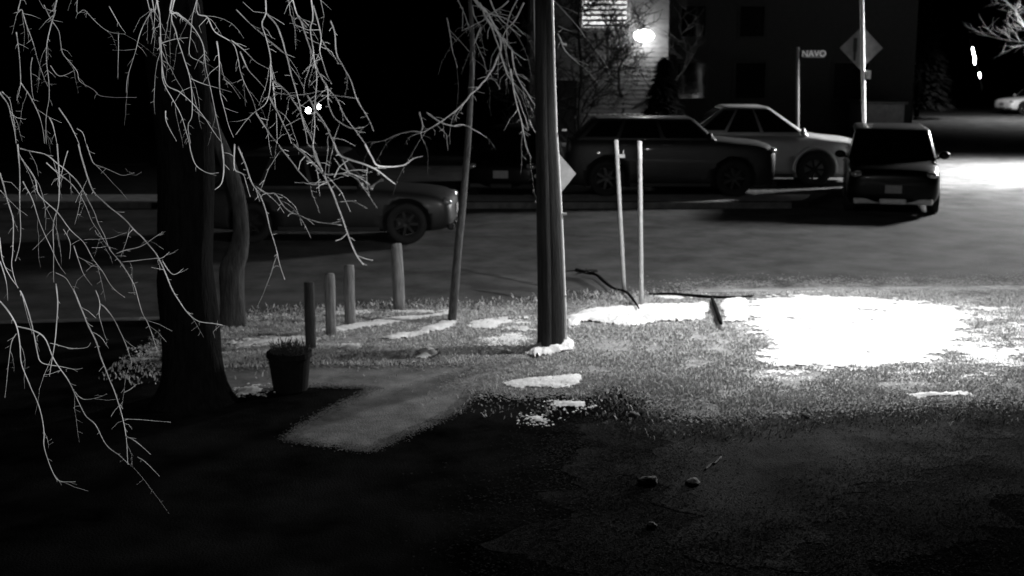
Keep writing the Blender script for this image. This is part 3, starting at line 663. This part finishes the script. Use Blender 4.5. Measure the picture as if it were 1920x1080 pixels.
# ------------------------------------------------------------------ cars
def realise(o):
    dg = bpy.context.evaluated_depsgraph_get(); me = bpy.data.meshes.new_from_object(o.evaluated_get(dg))
    o.modifiers.clear(); o.data = me
    for p in me.polygons: p.use_smooth = True
def car(name, label, loc, heading, L, W, H, hood, belt, paint, wr=.35, wb=.60, cab=(.20,.06,-.30,-.44), skid=None, plate_front=True, trim=None, group=None, oh=None, wtf=.74, flare=False):
    t = thing(name, label, 'car', loc, heading, group)
    hw = W/2
    ST = [(.500,.70,.36,hood-.22),(.488,.86,.26,hood-.12),(.455,.95,.21,hood-.05),(.40,.985,.19,hood),(.30,1.0,.18,hood+.03),(cab[0]+.02,1.0,.18,belt),(.0,1.0,.18,belt+.01),(-.2,1.0,.18,belt+.02),(-.36,.99,.19,belt+.02),(-.45,.96,.21,belt+.01),(-.485,.90,.26,belt-.04),(-.5,.78,.36,belt-.16)]
    mb = MB(); nr = None
    for x, w, zb, zt in ST:
        w *= hw; dz = zt-zb
        half = [(0,zb),(w*.7,zb),(w*.93,zb+.06),(w*.985,zb+.28*dz),(w,zb+.62*dz),(w*.965,zt-.09),(w*.86,zt-.01),(w*.45,zt+.015)]
        ring = half + [(0,zt+.02)] + [(-y, z) for y, z in reversed(half[1:])]
        nr = len(ring); mb.v += [Vector((x*L, y, z)) for y, z in ring]
    for i in range(len(ST)-1):
        for k in range(nr): mb.f.append((i*nr+k, i*nr+(k+1) % nr, (i+1)*nr+(k+1) % nr, (i+1)*nr+k))
    mb.f.append(tuple(range(nr))); e = (len(ST)-1)*nr; mb.f.append(tuple(e+k for k in range(nr))[::-1])
    body = mb.build('body', paint, t, smooth=True)
    ss = body.modifiers.new('s', 'SUBSURF'); ss.levels = 2; ss.render_levels = 2
    fx = L*.5-(oh or (.88 if L > 4.6 else .82))
    rx = fx - wb*L
    cutters = []
    for x in (fx, rx):
        for s in (-1, 1):
            c = MB().lathe([(0,-.16),(wr+.075,-.16),(wr+.075,.3),(0,.3)], (0,0,0), 'Y', 30).build('cutter', paint)
            c.parent = t; c.location = (x, s*(hw-.10) - .07, wr+.02)
            bo = body.modifiers.new('b', 'BOOLEAN'); bo.operation = 'DIFFERENCE'; bo.object = c; bo.solver = 'EXACT'; cutters.append(c)
    bpy.context.view_layer.update(); realise(body)
    for c in cutters: bpy.data.objects.remove(c, do_unlink=True)
    # cabin
    xf0, xf1, xr1, xr0 = [q*L for q in cab]
    wb_, wt_ = hw*.95, hw*wtf; z0, z1 = belt-.05, H
    cv = [(xf0,wb_,z0),(xf0,-wb_,z0),(xr0,-wb_,z0),(xr0,wb_,z0),(xf1,wt_,z1),(xf1,-wt_,z1),(xr1,-wt_,z1),(xr1,wt_,z1)]
    mb = MB(); mb.v = [Vector(v) for v in cv]; mb.f = [(0,1,5,4),(1,2,6,5),(2,3,7,6),(3,0,4,7),(4,5,6,7),(3,2,1,0)]
    mb.build('roof', paint, t, bevel=.075, smooth=True)
    def panel(name, q, a0, a1, b0, b1, m=M_glass):
        q = [Vector(cv[i]) for i in q]
        def B(u, v): return (q[0].lerp(q[1], u)).lerp(q[3].lerp(q[2], u), v)
        c = [B(a0,b0), B(a1,b0), B(a1,b1), B(a0,b1)]
        n = (c[1]-c[0]).cross(c[3]-c[0]).normalized()
        cen = sum(c, Vector())/4
        if n.dot(cen-Vector((0,0,(z0+z1)/2))) < 0: n = -n
        mb = MB(); o1 = [p+n*.006 for p in c]; o0 = [p-n*.02 for p in c]; mb.v = o1+o0; mb.f = [(0,1,2,3),(4,5,1,0),(5,6,2,1),(6,7,3,2),(7,4,0,3)]
        return mb.build(name, m, t)
    panel('windscreen', (0,1,5,4), .07,.93,.12,.93); panel('rear_window', (2,3,7,6), .08,.92,.2,.9)
    for q in ((0,3,7,4), (1,2,6,5)):
        panel('side_window', q, .05,.36,.14,.9); panel('side_window', q, .39,.68,.14,.9); panel('side_window', q, .71,.94,.2,.88)
    for s in (-1, 1):
        for x in (fx, rx):
            w = MB().lathe([(wr*.62,-.10),(wr*.93,-.11),(wr,-.085),(wr,.085),(wr*.93,.11),(wr*.62,.10)], (0,0,0), 'Y', 28, close=True).build('wheel', M_tyre, t, smooth=True)
            w.location = (x, s*(hw-.13), wr)
            mb = MB(); mb.lathe([(0,s*.07),(wr*.16,s*.075),(wr*.17,s*.05)], seg=14, axis='Y'); mb.lathe([(wr*.56,s*.03),(wr*.6,s*.095),(wr*.64,s*.095),(wr*.64,-s*.08)], seg=28, axis='Y')
            for k in range(7):
                a = 2*math.pi*k/7; mb.box((math.cos(a)*wr*.36, s*.06, math.sin(a)*wr*.36), (wr*.5,.025,wr*.13), M=Matrix.Rotation(-a, 3, 'Y'))
            mb.build('rim', M_rim, w)
            if flare:
                mb = MB(); mb.tube([Vector((x+math.cos(a)*(wr+.10), s*(hw-.01), wr+.02+math.sin(a)*(wr+.10))) for a in [R(-12+12*k) for k in range(18)]], .045, 8)
                mb.build('wheel_arch', M_spaint, t, smooth=True)
        # lamps, mirrors, handles
        MB().ball((L*.5-.135, s*(hw-.27), hood-.175), (.22,.36,.15), M=Matrix.Rotation(s*R(-24), 3, 'Z')).build('headlight', M_lamp, t, smooth=True)
        MB().ball((-L*.5+.09, s*(hw-.22), belt-.18), (.14,.28,.3)).build('tail_light', mat('tail_lens', .08, .2, .2, 20, coat=.6), t, smooth=True)
        MB().ball((L*.5-.10, s*(hw-.33), .42), (.08,.16,.09)).build('fog_lamp', M_lamp, t, smooth=True)
        mb = MB(); mb.ball((xf0-.22, s*(hw+.10), belt+.08), (.13,.24,.17)); mb.tube([(xf0-.2, s*(hw-.12), belt), (xf0-.2, s*(hw+.06), belt+.05)], .022, 6); mb.build('mirror', paint, t, smooth=True)
        for x in (.02*L, -.18*L): MB().box((x-.2, s*(hw+.006), belt-.13), (.2,.03,.035)).build('door_handle', paint, t, bevel=.006)
        mb = MB(); mb.box(((fx+rx)/2, s*(hw-.03), .27), (fx-rx-2*wr-.22,.05,.08)); mb.build('sill', trim or M_black, t, bevel=.012)
    mb = MB(); gx = L*.5-.045
    mb.box((gx-.02, 0, hood-.29), (.06, W*.42, .17))
    for k in range(4): mb.box((gx+.013, 0, hood-.36+.045*k), (.02, W*.42, .014))
    mb.build('grille', M_black, t)
    mb = MB()
    for s in (-1, 0, 1): mb.box((L*.5-.03-.05*abs(s), s*W*.27, .30), (.12, W*.275, .12), s*R(-11))
    mb.build('bumper', skid or M_black, t, bevel=.03)
    if plate_front:
        MB().box((L*.5+.012, 0, .56), (.02,.34,.17)).build('number_plate', M_plate, t, bevel=.004)
    MB().box((-L*.5-.005, 0, belt-.30), (.02,.5,.12)).build('number_plate', M_plate, t, bevel=.004)
    mb = MB(); mb.box((-L*.5+.02, 0, .36), (.14, W*.86, .14)); mb.build('bumper', trim or M_black, t, bevel=.03)
    return t
# dark car at left facing right
ca = car('parked_car', 'dark car at left seen from the side behind the drooping boughs', Vector((-1.02-2.3, 23.4, -.122)), R(-2), 4.6, 1.85, 1.62, .92, .98, M_bpaint, wr=.36)
# dark car behind the pole, almost facing the camera
cbk = car('parked_car', 'black car behind the utility pole facing the camera', Vector((.12, 30.6, 0)), R(-90-10), 4.3, 1.8, 1.5, .9, .95, M_dpaint, wr=.33, trim=M_trim)
# dark SUV, side on
car('parked_car', 'dark grey off-roader side on beside the kerb, right of the two white posts', Vector((6.05-2.4, 29.98, 0)), R(-2), 4.8, 1.9, 1.76, 1.22, 1.30, M_bpaint, wr=.41, cab=(.22,.10,-.36,-.47), oh=.98)
# big silver one behind it
car('parked_car', 'large silver car whose bonnet and wheel arch catch the light behind the black car', Vector((8.75-2.6, 32.45, -.02)), R(-2), 5.2, 1.98, 1.95, 1.17, 1.28, M_spaint, wr=.42, cab=(.23,.03,-.17,-.36), oh=1.28, wb=.56, flare=True)
# black one facing us
eb_ = gp(1672, 404, -.122)
hd = math.atan2(-eb_.y, -eb_.x) + R(3)
ce = car('moving_car', 'black car on the street facing the camera, with a pale strip along its bumper', eb_ + Vector((-math.cos(hd)*2.15, -math.sin(hd)*2.15, 0)), hd, 4.5, 1.97, 1.72, 1.02, 1.10, M_dpaint, wr=.36, skid=M_trim, cab=(.26,.12,-.42,-.49), wtf=.79)
MB().box((4.5*.26-.55, 0, 1.55), (.03,.22,.07)).build('rear_view_mirror', M_trim, ce)
# pale car at the far right edge
fb_ = gp(1905, 214, -.12)
car('parked_car', 'pale car far up the street at the right edge, beyond the lit road', fb_ + Vector((1.4, .9, 0)), R(180+16), 4.4, 1.8, 1.46, .86, .92, mat('pale_car_paint', .8, .35, .1, 6, coat=.4), wr=.34)
# ------------------------------------------------------------------ far signs and the post behind the black car
b = gp(1626, 262, -.1); b = Vector((b.x*.95, b.y, -.12))
b = at(1625, 275, 34.0); b = Vector((b.x, 34.0, -.12))
tp_ = thing('sign_pole', 'tall grey metal pole carrying a diamond sign behind the black car', 'pole', b)
e = at(1616, 0, 34.0) - b; e2_ = at(1612, -110, 34.0) - b
MB().tube([(0,0,0), e*.5, e, e2_], .055, 10).build('shaft', M_galv, tp_, smooth=True)
mb = MB(); q = at(1622, 140, 34.0)-b; mb.box((q.x+.09, 0, q.z), (.1,.12,.22)); mb.build('junction_box', M_galv, tp_)
s_ = at(1615, 90, 34.12)
d2 = thing('diamond_sign', 'dim grey diamond warning sign on the tall pole behind the black car', 'road sign', s_)
mb = MB(); mb.box((0,0,0), (.80,.006,.80), M=Matrix.Rotation(R(45), 3, 'Y')); mb.build('plate', M_signd, d2)
mb = MB(); mb.box((-.17,-.012,.08), (.10,.006,.36)); mb.box((-.17,-.012,-.2), (.06,.006,.25)); mb.build('symbol', M_black, d2)
b = at(1498, 260, 36.5); b = Vector((b.x, 36.5, -.1))
sp_ = thing('street_name_sign', 'small street name plate on a thin dim post above the silver car', 'street sign', b)
e = at(1496, 88, 36.5)-b
MB().tube([(0,0,0), e], .045, 8).build('shaft', M_signd, sp_, smooth=True)
c = at(1526, 101, 36.45)-b
MB().box(c, (.62,.012,.21)).build('plate', mat('name_plate', .10, .5, .2, 10), sp_)
cu = bpy.data.curves.new('lettering', 'FONT'); cu.body = 'NAVO'; cu.size = .24; cu.align_x = 'CENTER'; cu.align_y = 'CENTER'; cu.extrude = .002
to = bpy.data.objects.new('lettering', cu); COL.objects.link(to); bpy.context.view_layer.update()
lm = bpy.data.meshes.new_from_object(to.evaluated_get(bpy.context.evaluated_depsgraph_get())); bpy.data.objects.remove(to, do_unlink=True)
lo_ = bpy.data.objects.new('lettering', lm); COL.objects.link(lo_); lm.materials.clear(); lm.materials.append(M_rim_letters); lo_.parent = sp_; lo_.location = c + Vector((0,-.011,0)); lo_.rotation_euler = (R(90),0,0)
# ------------------------------------------------------------------ houses
def siding(mb, x0, x1, z0, z1, y, st=.14):
    z = z0
    while z < z1-.01:
        h = min(st, z1-z); n = len(mb.v)
        mb.v += [Vector((x0,y-.022,z)),Vector((x1,y-.022,z)),Vector((x1,y-.002,z+h)),Vector((x0,y-.002,z+h)),Vector((x0,y,z)),Vector((x1,y,z))]
        mb.f += [(n,n+1,n+2,n+3),(n+4,n+5,n+1,n)]; z += st
hY = 40.0; hx0, hx1 = .55, 4.8
hs = thing('house', 'clapboard house with a lit gable window and wall lamp behind the bare trees', 'house', (hx0, hY, 0))
def hl(v): return Vector(v)-Vector((hx0, hY, 0))
mb = MB(); siding(mb, 0, hx1-hx0, .3, 6.0, 0); mb.box(((hx1-hx0)/2, 3.01, 3.0), (hx1-hx0-.004, 6.0, 6.0))
mb.build('wall', M_side, hs)
mb = MB(); w = hx1-hx0
mb.v = [Vector(v) for v in ((-.4,-.4,5.9),(w+.4,-.4,5.9),(w+.4,3,8.6),(-.4,3,8.6),(w+.4,6.4,5.9),(-.4,6.4,5.9),(-.4,-.4,6.05),(w+.4,-.4,6.05),(w+.4,3,8.75),(-.4,3,8.75),(w+.4,6.4,6.05),(-.4,6.4,6.05))]
mb.f = [(0,1,2,3),(3,2,4,5),(6,9,8,7),(9,11,10,8),(0,6,7,1),(5,4,10,11),(0,3,9,6),(3,5,11,9),(1,7,8,2),(2,8,10,4)]; mb.build('roof', M_roof, hs)
wx0, wx1, wz0, wz1 = 2.15, 3.5, 4.0, 5.5
mb = MB()
for c, d in (((wx0-.06,0,(wz0+wz1)/2),(.1,.08,wz1-wz0+.2)),((wx1+.06,0,(wz0+wz1)/2),(.1,.08,wz1-wz0+.2)),(((wx0+wx1)/2,0,wz1+.06),(wx1-wx0+.02,.08,.1)),(((wx0+wx1)/2,-.02,wz0-.05),(wx1-wx0+.02,.12,.08))):
    mb.box(hl((c[0], hY-.05+c[1], c[2])), d)
wf = mb.build('window', M_white, hs)
mb = MB(); mb.box(hl(((wx0+wx1)/2, hY-.035, (wz0+wz1)/2)), (wx1-wx0,.012,wz1-wz0)); mb.build('pane', M_blind, wf)
mb = MB(); z = wz0+.05
while z < wz1: mb.box(hl(((wx0+wx1)/2, hY-.06, z)), (wx1-wx0-.02,.03,.075)); z += .155
mb.build('blind_slat', mat('blind', .08, .6, .1, 9), wf)
mb = MB()
for c, d in (((1.1,0,1.35),(.08,.05,2.1)),((2.05,0,1.35),(.08,.05,2.1)),((1.57,0,2.44),(1.03,.05,.08))): mb.box(hl((c[0], hY-.05, c[2])), d)
dr = mb.build('door', M_white, hs); mb = MB(); mb.box(hl((1.57, hY-.035, 1.35)), (.86,.02,2.06)); mb.build('panel', M_side2, dr)
# porch deck, steps, rail
mb = MB(); mb.box(hl((2.8, hY-1.0, .25)), (4.2,1.9,.48)); 
for k in range(3): mb.box(hl((1.5, hY-2.1-.28*k, .18-.07*k)), (1.3,.27,.36-.14*k))
mb.build('porch_deck', mat('porch_wood', .25, .9, .3, 8), hs)
mb = MB(); mb.box(hl((3.0, hY-1.9, 1.36)), (2.3,.09,.09)); mb.box(hl((3.0, hY-1.9, .66)), (2.3,.06,.06))
for k in range(17): mb.box(hl((1.92+.135*k, hY-1.9, 1.0)), (.045,.045,.66))
mb.build('rail', M_white, hs)
mb = MB()
for k in range(15): mb.ball(hl((2.0+.145*k, hY-1.9, 1.42)), (.2,.13,.08+.04*rb.random()), 10, 6)
mb.build('snow_cap', M_snow, hs, smooth=True)
lx, lz = 4.0, 3.74
mb = MB(); mb.box(hl((lx, hY-.05, lz+.2)), (.12,.08,.2)); mb.tube([hl((lx, hY-.08, lz+.25)), hl((lx, hY-.3, lz+.3)), hl((lx, hY-.34, lz+.17))], .02, 6)
wl = mb.build('wall_lamp', M_black, hs)
MB().ball(hl((lx, hY-.36, lz)), (.62,.32,.36)).build('globe', M_bulb, wl, smooth=True)
def dark_house(label, x0, x1, y, h, rise, wins, dep=5, m=M_side2):
    t = thing('house', label, 'house', (x0, y, 0)); w = x1-x0
    mb = MB(); siding(mb, 0, w, .2, h, 0, .2); mb.box((w/2, dep/2+.01, h/2), (w-.004, dep, h)); mb.build('wall', m, t)
    mb = MB(); mb.v = [Vector(v) for v in ((-.4,-.4,h-.1),(w+.4,-.4,h-.1),(w+.4,dep/2,h+rise),(-.4,dep/2,h+rise),(w+.4,dep+.4,h-.1),(-.4,dep+.4,h-.1),(-.4,-.4,h+.05),(w+.4,-.4,h+.05),(w+.4,dep/2,h+rise+.15),(-.4,dep/2,h+rise+.15),(w+.4,dep+.4,h+.05),(-.4,dep+.4,h+.05))]
    mb.f = [(0,1,2,3),(3,2,4,5),(6,9,8,7),(9,11,10,8),(0,6,7,1),(5,4,10,11),(0,3,9,6),(3,5,11,9),(1,7,8,2),(2,8,10,4)]; mb.build('roof', M_roof, t)
    for (a, z, ww, wh) in wins:
        mb = MB()
        for c, d in (((a-ww/2,z),(.09,wh+.16)),((a+ww/2,z),(.09,wh+.16)),((a,z+wh/2),(ww-.1,.09)),((a,z-wh/2),(ww-.1,.09))): mb.box((c[0],-.05,c[1]), (d[0],.07,d[1]))
        f = mb.build('window', M_side2, t); mb = MB(); mb.box((a,-.03,z), (ww-.05,.015,wh-.05)); mb.build('pane', M_glass, f)
    return t
dark_house('dark unlit house behind the silver car and the street name sign', 5.4, 15.2, 49.0, 5.6, 2.2, [(1.4,2.2,1.2,1.4),(3.6,2.2,1.2,1.4),(1.4,4.4,1.0,1.2),(3.6,4.4,1.0,1.2),(7.4,2.2,1.4,1.4)])
# grey shed behind the tall pole
gb_ = at(1663, 232, 46.0)
gs = thing('garage', 'low grey garage behind the tall sign pole', 'garage', (gb_.x, 46.5, -.1))
MB().box((0,.9,.75), (1.5,1.8,1.5)).build('wall', M_signd, gs); mb = MB(); mb.box((0,.9,1.56), (1.7,2.0,.1)); mb.build('roof', M_conc, gs)
mb = MB()
for k in range(4): mb.box((0,-.012,.2+.3*k), (1.2,.02,.27))
mb.build('door', M_signd, gs)
# twin globe garden lamp far at left
lb = at(588, 270, 42.0); lb = Vector((lb.x, 42.0, .02))
gl = thing('garden_lamp', 'small twin globe garden lamp shining far back through the boughs', 'lamp', lb)
q1, q2 = at(578, 207, 42.0)-lb, at(598, 200, 42.0)-lb
MB().tube([(0,0,0),(0,0,q1.z-.1)], .03, 8).build('post', M_black, gl); MB().tube([q1-Vector((0,0,.1)), (0,0,q1.z-.12), q2-Vector((0,0,.1))], .02, 6).build('bracket', M_black, gl)
MB().ball(q1, (.15,.15,.17)).build('globe', M_bulb, gl, smooth=True); MB().ball(q2, (.09,.09,.15)).build('globe', M_bulb, gl, smooth=True)
# far street lamp standing out of frame at the right
sb = Vector((19.3, 36.5, -.12))
sl2 = thing('street_lamp', 'far street lamp just beyond the right edge of the view', 'street lamp', sb)
MB().tube([(0,0,0),(0,0,3),(0,0,5.5)], [.1,.08,.06], 10).build('pole', M_galv, sl2, smooth=True)
MB().tube(smooth_line([Vector((0,0,5.4)),Vector((-.9,-.5,5.7)),Vector((-2.2,-1.3,5.65))], 5), .035, 8).build('arm', M_galv, sl2, smooth=True)
h2 = MB().ball((-2.5,-1.5,5.6), (.8,.4,.2)).build('lamp_head', M_galv, sl2, smooth=True); MB().ball((-2.5,-1.5,5.51), (.4,.22,.07)).build('lens', M_lens, h2, smooth=True)
sl3 = copy_tree(sl2); sl3.location = (29.6, 66.0, -.12); sl3['label'] = 'unseen street lamp added up the street to light the far pale car'  # copy added out of view for the light on the far car
# ------------------------------------------------------------------ light
def lamp(name, kind, loc, e, **k):
    l = bpy.data.lights.new(name, kind); l.energy = e
    for a, b in k.items(): setattr(l, a, b)
    o = bpy.data.objects.new(name, l); COL.objects.link(o); o.location = loc; return o
def aim(o, p): o.rotation_euler = (Vector(p)-o.location).to_track_quat('-Z', 'Y').to_euler()
s1 = lamp('street_lamp_light', 'SPOT', (LX, LY, LZ), 1750, spot_size=R(154), spot_blend=1.0, shadow_soft_size=.06); aim(s1, (LX-.35, LY+.8, 0))
s2 = lamp('far_lamp_light', 'SPOT', sb+Vector((-2.5,-1.5,5.4)), 44000, spot_size=R(154), spot_blend=.5, shadow_soft_size=.9); aim(s2, s2.location+Vector((-.12,-.36,-1)))
s5 = lamp('added_far_car_light', 'SPOT', (27.1, 64.5, 5.25), 3500, spot_size=R(150), spot_blend=.5, shadow_soft_size=.3)  # added light that brightens the far pale car and the road there
s3 = lamp('wall_lamp_light', 'POINT', (lx, hY-.75, lz-.05), 42, shadow_soft_size=.12)
s4 = lamp('camera_infrared', 'SPOT', (.12, -.05, HC+.08), 1400, spot_size=R(46), spot_blend=.9, shadow_soft_size=.03)
aim(s4, at(430, 330, 6))
w = bpy.data.worlds.new('World'); SC.world = w; w.use_nodes = True; nt = w.node_tree
sky = nt.nodes.new('ShaderNodeTexSky'); sky.sky_type = 'NISHITA'; sky.sun_disc = False; sky.sun_elevation = R(-4); sky.sun_rotation = R(200)
bw = nt.nodes.new('ShaderNodeRGBToBW'); bg = nt.nodes['Background']
nt.links.new(sky.outputs[0], bw.inputs[0]); nt.links.new(bw.outputs[0], bg.inputs['Color']); bg.inputs['Strength'].default_value = .02
cam = bpy.data.cameras.new('Camera'); co = bpy.data.objects.new('Camera', cam); COL.objects.link(co)
co.location = CAM; co.rotation_euler = (R(90)-PITCH, 0, 0); cam.sensor_width = 36; cam.lens = FPX/1920*36; cam.clip_start = .05; cam.clip_end = 2000
SC.camera = co
cam.dof.use_dof = True; cam.dof.focus_distance = 7.0; cam.dof.aperture_fstop = 3.0
SC.view_settings.view_transform = 'Standard'; SC.view_settings.look = 'None'; SC.view_settings.exposure = 0; SC.view_settings.gamma = 1
